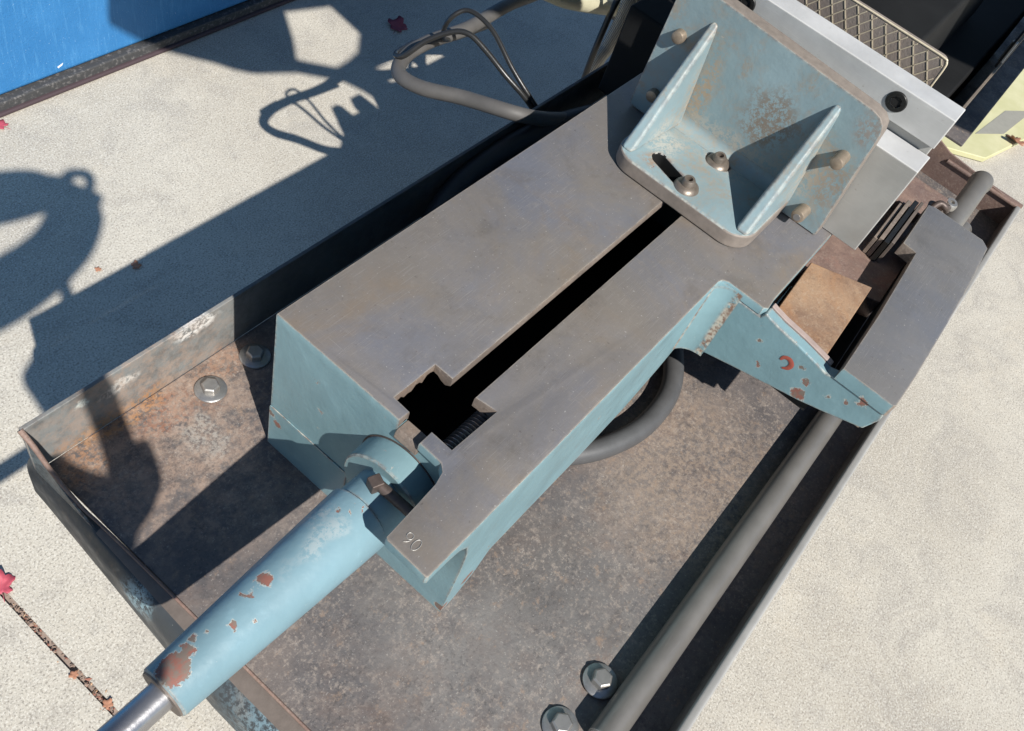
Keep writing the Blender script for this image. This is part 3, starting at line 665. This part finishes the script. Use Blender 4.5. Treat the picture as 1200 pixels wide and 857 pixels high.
def dome_bolt(x, y, z, tilt):
    w = lathe('washer', [(0, .005), (0, .0148), (.0014, .0156), (.0045, .0145), (.0078, .0105), (.0084, .0070)], (x, y, z), tilt, m_bolthead, jaw, 36)
    lathe('hold_down_bolt', [(0, .0078), (.0125, .0078), (.0148, .0063), (.0148, .0038), (.0090, .0034), (.0090, 0)], (x, y, z + .001), tilt, m_bolthead, w, 28)
dome_bolt(.4575, -.1645, .0180, (-.08, .02, 1)); dome_bolt(.5300, -.1665, .0165, (-.14, .03, 1))
for y, z, r, l in ((-.2805, .1050, .0078, .022), (-.2790, .0215, .0082, .020), (-.0520, .1150, .0080, .010), (-.0530, .0330, .0080, .010)):
    lathe('pin', [(0, 0), (0, r * .55), (.0012, r * .9), (.003, r), (l + .006, r), (l + .006, 0)], (.5500 - l, y, z), (1, 0, .0), m_pin, jaw, 28)
bm = bmesh.new(); lathe_bm(bm, [(-.0006, 0), (-.0006, .0042), (.001, .0046)], (.5300, -.2790, .0215), (1, 0, 0), 20); link('pin_slot_screw', from_bm(bm, 'ps'), m_washer, jaw)
# steel plates behind the bracket
fpl = box('face_plate', .5722, .6130, -.3530, -.0480, .0006, .1250, m_plate, jaw, .0012)
box('back_plate', .6134, .6400, -.3480, -.0460, .0006, .1375, m_plate, jaw, .001)
bar = box('clamp_bar',   .6050, .6400, -.3500, -.0460, .1380, .1765, m_bar, jaw, .0012)
for o_ in (fpl, bar):
    o_.data.materials.append(m_sunlit_top)
    for p_ in o_.data.polygons:
        if p_.normal.z > .9: p_.material_index = 1
for y in (-.2880, -.0880):
    sc = lathe('socket_screw', [(.004, .0118), (-.0006, .0118), (-.0018, .0108), (-.0018, .0064)], (.6050, y, .1595), (1, 0, 0), m_black, jaw, 32)
    bm = bmesh.new(); hx = hexagon(.0064, 15)
    a = [bm.verts.new((.6032, y + p[0], .1595 + p[1])) for p in hx]; b = [bm.verts.new((.6046, y + p[0], .1595 + p[1])) for p in hx]
    for i in range(6): bm.faces.new((a[i], a[(i + 1) % 6], b[(i + 1) % 6], b[i]))
    bm.faces.new(b); link('hex_recess', from_bm(bm, 'hr'), m_interior, sc, smooth=False)

# ------------------------------------------------------------------ fixed jaw with diamond-scored face
fj = thing('fixed_jaw', (.72, -.15, 0), 'brown steel fixed jaw with scored diamond grid face', 'vise jaw')
FJ0, FJ1, FZ0, FZ1 = -.3030, -.0100, .0005, .1835
m_fjface = rusty('scored_jaw_face', dark=(.19, .16, .14), mid=(.235, .20, .175), light=(.30, .26, .23), orange=(.26, .19, .14), orange_amt=.3, speck=.2)
prism('jaw_block', rrect(FJ0, FJ1, FZ0, FZ1, .011, 6, (0, 1, 1, 1)), .7000, .7070, m_fjface, fj, 'x', .0015, 2)
prism('jaw_backing', [(FJ0 + .012, FZ0), (FJ1, FZ0), (FJ1, .150), (FJ0 + .012, .150)], .7072, .7420, m_saw, fj, 'x', .003)
m_score = simple('bright_score_line', (.62, .54, .40), .45, .3, .3, 200)
def clip_seg(p, d, y0, y1, z0, z1):
    t0, t1 = -1e9, 1e9
    for q, v, lo, hi in ((p[0], d[0], y0, y1), (p[1], d[1], z0, z1)):
        a, b = (lo - q) / v, (hi - q) / v
        if a > b: a, b = b, a
        t0, t1 = max(t0, a), min(t1, b)
    return (t0, t1) if t1 - t0 > .004 else None
for d, sp in (((.567, .824), .0153), ((-.614, .789), .0108)):
    nrm = (-d[1], d[0])
    for i in range(-30, 31):
        p = (-.20 + nrm[0] * sp * i, .10 + nrm[1] * sp * i)
        s = clip_seg(p, d, FJ0 + .004, FJ1 - .004, FZ0 + .05, FZ1 - .0035)
        if not s: continue
        bm = bmesh.new(); hw = .00062
        q = [(p[0] + d[0] * t + nrm[0] * w_, p[1] + d[1] * t + nrm[1] * w_) for t, w_ in ((s[0], -hw), (s[1], -hw), (s[1], hw), (s[0], hw))]
        prism_bm(bm, q, .6993, .7002, 'x'); link('score_line', from_bm(bm, 'sl'), m_score, fj, smooth=False)
bm = bmesh.new(); tube_bm(bm, catmull([(.7004, FJ0 + .0008, .06), (.7004, FJ0 + .0008, .150), (.7004, FJ0 + .0010, FZ1 - .010), (.7004, FJ0 + .003, FZ1 - .0035), (.7004, FJ0 + .009, FZ1 - .0012), (.7004, FJ0 + .05, FZ1 - .0008), (.7004, -.02, FZ1 - .0008)], 6), .0013, 8)
link('worn_rim', from_bm(bm, 'wr'), m_score, fj, angle=60)

# ------------------------------------------------------------------ saw behind the vise
saw = thing('saw_body', (1.05, -.12, -.15), 'black enamelled saw body standing in shade behind the fixed jaw', 'saw')
box('blade_guard', .760, 1.30, -.255, -.03, .0, .130, m_saw, saw, .006, 3)
box('bed_block', .742, 1.60, -.315, .10, -.148, -.002, m_saw, saw, .004)
prism('guard_plate', [(.84, -.148), (.84, -.06), (1.00, .0), (1.27, .0), (1.27, -.148)], -.3420, -.3385, m_tray, saw, 'y', .0008)
prism('side_plate', [(1.2705, -.148), (1.2705, .0), (2.0, .0), (2.0, -.148)], -.3420, -.3385, m_saw, saw, 'y', .0008)
prism('flange_edge', [(1.005, -.0005), (2.0, -.0005), (2.0, .0040), (1.005, .0040)], -.3440, -.3400, m_pin, saw, 'y', .0005)
prism('side_plate', [(1.17, .0045), (1.17, .050), (1.30, .085), (2.0, .085), (2.0, .0045)], -.3400, -.3365, m_saw, saw, 'y', .0008)
box('tab', 1.195, 1.205, -.343, -.334, .0045, .040, m_plate, saw, .001)
box('pivot_post', 1.12, 1.28, -.12, .03, -.002, .78, m_saw, saw, .01, 3)
# the raised saw frame overhead, above the picture, throwing the big shadows on the slab and the crate
HZ = .78
def shade(poly, z): return [(u - .44 * z, v - .896 * z) for u, v in poly]
P1 = [(.640, .248), (.600, .272), (.552, .299), (.522, .335), (.495, .384), (.414, .498), (.351, .592), (.60, .99), (.80, 1.30), (1.0, 1.35), (.97, .62), (.905, .405), (.785, .447), (.72, .345), (.662, .269)]
P2 = [(.640, .248), (.662, .269), (.728, .192), (.775, .197), (.818, .208), (.888, .268), (.905, .405), (.97, .62), (1.0, 1.35), (1.6, 1.1), (1.72, .2), (1.70, -.25), (1.66, -.62), (1.20, -.52), (1.09, -.14), (1.05, .105), (.93, .135), (.875, .158), (.815, .150), (.808, .07), (.775, .045), (.735, .045), (.728, .11), (.712, .165)]
prism('saw_frame', shade(P1, HZ), HZ, HZ + .03, m_green, saw, 'z', .004)
prism('saw_frame', shade(P2, HZ - .005), HZ - .005, HZ + .025, m_green, saw, 'z', .004)

# ------------------------------------------------------------------ round bar in the tray
t = thing('round_bar', (.6, -.462, ZF), 'dull steel round bar lying along the right wall of the tray', 'bar')
lathe('bar', [(0, 0), (0, .0140), (.002, .0157), (1.100, .0157), (1.102, .0140), (1.102, 0)], (-.004, -.4632, ZF + .0162), (1, .0, .0), m_rod, t, 56)

# ------------------------------------------------------------------ hoses and cables
def hose(name, pts, r, mat, label, cat='hose', seg=18):
    o = tube(name, pts, r, mat, None, seg, 10); return tag(o, label, cat)
hose('coolant_hose', [(.15, -.16, -.200), (.19, -.215, -.207), (.235, -.252, -.210), (.278, -.276, -.2105), (.334, -.291, -.2105), (.397, -.288, -.2105), (.446, -.266, -.209), (.50, -.22, -.205), (.56, -.14, -.205)], .0135, m_rubber2, 'black rubber hose curling out from under the right side of bed')
hose('rubber_hose', [(.25, .035, -.195), (.32, .07, -.192), (.375, .095, -.188), (.443, .112, -.180), (.541, .113, -.172), (.641, .098, -.168), (.74, .07, -.170), (.85, .03, -.18)], .016, m_rubber, 'thick black hose lying between tray wall and bed left side')
hose('grey_hose', [(.70, .088, -.175), (.64, .100, -.158), (.595, .112, -.142), (.560, .131, -.1295), (.540, .203, -.144), (.519, .264, -.158), (.524, .309, -.165), (.566, .332, -.166), (.630, .339, -.170), (.716, .334, -.175), (.872, .346, -.185), (1.1, .36, -.25), (1.5, .36, -.5)], .0108, m_greyhose, 'grey rubber hose looping out over the left tray wall')
hose('cable', [(.78, .335, -.195), (.69, .335, -.185), (.629, .318, -.150), (.612, .303, -.105), (.630, .286, -.085), (.633, .242, -.090), (.627, .188, -.120), (.634, .147, -.150), (.66, .12, -.19)], .0036, m_cable, 'thin black cable looping highest over the grey hose', 'cable', 12)
hose('cable', [(.60, .349, -.168), (.548, .338, -.160), (.540, .318, -.148), (.564, .301, -.121), (.588, .277, -.100), (.600, .256, -.095), (.606, .228, -.105), (.612, .188, -.125), (.627, .152, -.150), (.65, .12, -.19)], .0042, m_cable, 'thin black cable arching low along the grey hose', 'cable', 12)
k_ = M('braided_metal'); wv = k_.n('ShaderNodeTexWave', _wave_type='BANDS'); k_.L(k_.mapping((1, 1, 1), (.6, .4, .7)), wv.inputs[0]); wv.inputs['Scale'].default_value = 120
m_braid = k_.fin(k_.mix(wv.outputs[0], (.20, .19, .17), (.52, .50, .45)), .5, .4); k_.bump(wv.outputs[0], .6, .002)
hose('conduit', [(.95, .20, -.30), (.938, .20, -.241), (.957, .20, -.219), (.972, .20, -.173), (.985, .205, -.125), (1.05, .23, -.08), (1.2, .25, -.08)], .0125, m_braid, 'braided silver conduit rising behind the left tray wall', 'conduit')
hose('cable', [(.90, .195, -.30), (.905, .198, -.230), (.913, .20, -.176), (.935, .205, -.125), (1.0, .22, -.09), (1.2, .24, -.10)], .0055, m_cable, 'black cable standing beside the braided conduit', 'cable', 12)
hose('cable', [(1.10, .195, -.30), (1.104, .20, -.244), (1.085, .20, -.215), (1.045, .20, -.180), (1.0, .205, -.13), (.98, .22, -.08), (1.05, .25, -.05)], .0085, m_cable, 'short thick black cable between braided conduit and jaw bracket', 'cable', 12)
m_straw = simple('straw_hose', (.50, .47, .33), .5, 0, .2, 25)
hose('straw_hose', [(.78, .26, -.085), (.85, .25, -.120), (.967, .25, -.171), (1.119, .25, -.232), (1.30, .25, -.300), (1.6, .25, -.36)], .014, m_straw, 'pale straw coloured hose crossing above the braided conduit')
hose('straw_hose', [(.90, .27, -.05), (1.02, .26, -.10), (1.15, .25, -.20), (1.24, .24, -.27), (1.30, .22, -.34)], .012, m_straw, 'second pale straw hose dipping behind the jaw bracket')

# ------------------------------------------------------------------ the photographer, outside the picture, whose arms shade the slab and tray
def person():
    V, E, Rr = [], [], []
    def chain(pts, start=None):
        prev = start
        for p, r in pts:
            V.append(p); Rr.append(r); i = len(V) - 1
            if prev is not None: E.append((prev, i))
            prev = i
        return prev
    X, Y = -1.02, -.44
    pel = chain([((X, Y, .12), (.15, .11))])
    chest = chain([((X, Y, .30), (.14, .10)), ((X + .01, Y, .50), (.17, .115)), ((X + .02, Y, .60), (.10, .08))], pel)
    neck = chain([((X + .04, Y, .68), (.055, .055)), ((X + .07, Y, .73), (.07, .075)), ((X + .085, Y, .80), (.085, .10)), ((X + .08, Y, .88), (.07, .085))], chest)
    for s in (-1, 1):
        chain([((X, Y + s * .09, .02), (.10, .10)), ((X + .03, Y + s * .10, -.36), (.06, .065)), ((X, Y + s * .10, -.70), (.042, .045)), ((X + .01, Y + s * .105, -.765), (.045, .04)), ((X + .14, Y + s * .12, -.775), (.04, .025))], pel)
    def at(u, v, h): return (u - .44 * h, v - .896 * h, h)
    # left arm above, right arm below, hands meeting at the camera
    chain([((X + .02, Y + .17, .55), (.06, .06)), ((X + .20, Y + .24, .46), (.052, .052)), (at(-.30, .365, .62), (.062, .062)), (at(-.17, .300, .67), (.057, .057)), (at(-.080, .268, .70), (.055, .058)), (at(-.015, .238, .71), (.034, .04))], chest)
    chain([((X + .02, Y - .17, .55), (.06, .06)), ((X + .22, Y - .20, .44), (.052, .052)), (at(-.36, .080, .62), (.066, .066)), (at(-.22, .078, .67), (.062, .062)), (at(-.12, .098, .70), (.056, .056)), (at(-.06, .138, .705), (.060, .062)), (at(-.022, .182, .71), (.050, .055)), (at(.004, .212, .712), (.030, .035))], chest)
    me = bpy.data.meshes.new('person'); me.from_pydata(V, E, []); o = bpy.data.objects.new('person', me); COL.objects.link(o)
    me.materials.append(simple('dark_clothes', (.06, .065, .08), .8))
    sk = o.modifiers.new('skin', 'SKIN'); sk.use_smooth_shade = True
    for d, r in zip(me.skin_vertices[0].data, Rr): d.radius = r
    me.skin_vertices[0].data[0].use_root = True
    ss = o.modifiers.new('sub', 'SUBSURF'); ss.levels = 2; ss.render_levels = 2
    tag(o, 'person in dark clothes standing behind the camera, both arms raised to it', 'person')
    # fingers and the camera itself
    c = thing('compact_camera', at(.0, .205, .70), 'small black compact camera held up in both hands', 'camera')
    cpos = Vector(at(-.015, .205, .715))
    bm = bmesh.new()
    prism_bm(bm, rrect(-.055, .055, -.030, .030, .008, 4), -.012, .012, 'z')
    q = RZ.to_track_quat('Z', 'Y')
    for v in bm.verts: v.co = cpos + q @ v.co
    link('camera_body', from_bm(bm, 'cb'), m_black, c)
    for a, b in (((.015, .215), (.040, .250)), ((.040, .250), (.010, .262)), ((.0, .19), (.018, .165)), ((-.01, .165), (-.02, .13)), ((.02, .215), (.005, .18))):
        pass
    fm = simple('skin', (.45, .28, .21), .5)
    for pts in ([(-.01, .235), (.018, .262), (.045, .245), (.040, .222), (.018, .198)], [(-.02, .245), (.0, .256), (.024, .254)], [(-.02, .15), (.0, .165), (.012, .195)], [(-.05, .14), (-.02, .12), (.0, .15), (.010, .18)]):
        tube('finger', [at(u, v, .715 + .004 * i) for i, (u, v) in enumerate(pts)], .0105, fm, o, 10, 6)
    st = thing('camera_strap', at(-.14, .04, .66), 'black neck strap hanging down from the compact camera', 'strap')
    top = Vector(at(-.145, .045, .655))
    pts = [Vector(at(-.115, .075, .69)), top + Vector((-.01, -.01, -.02)), top + Vector((-.005, -.008, -.10)), top + Vector((.004, .0, -.16)), top + Vector((.006, .002, -.20))]
    tube('strap', pts, lambda s_: .0045 + .0120 * min(1, max(0, (s_ - .13) * 4)), m_black, st, 10, 8)
    shade_plate = [(-.270, -.100), (-.266, -.122), (-.257, -.143), (-.244, -.158), (-.233, -.157), (-.209, -.133), (-.198, -.140), (-.206, -.163), (-.214, -.175), (-.239, -.191), (-.263, -.200), (-.285, -.222), (-.365, -.235), (-.345, -.120), (-.285, -.085)]
    prism('shade_plate', [(u - .44 * .45, v - .896 * .45) for u, v in shade_plate], .45, .48, m_black, st, 'z', .006)  # unseen plate added to shade the tray lip and floor edge
person()
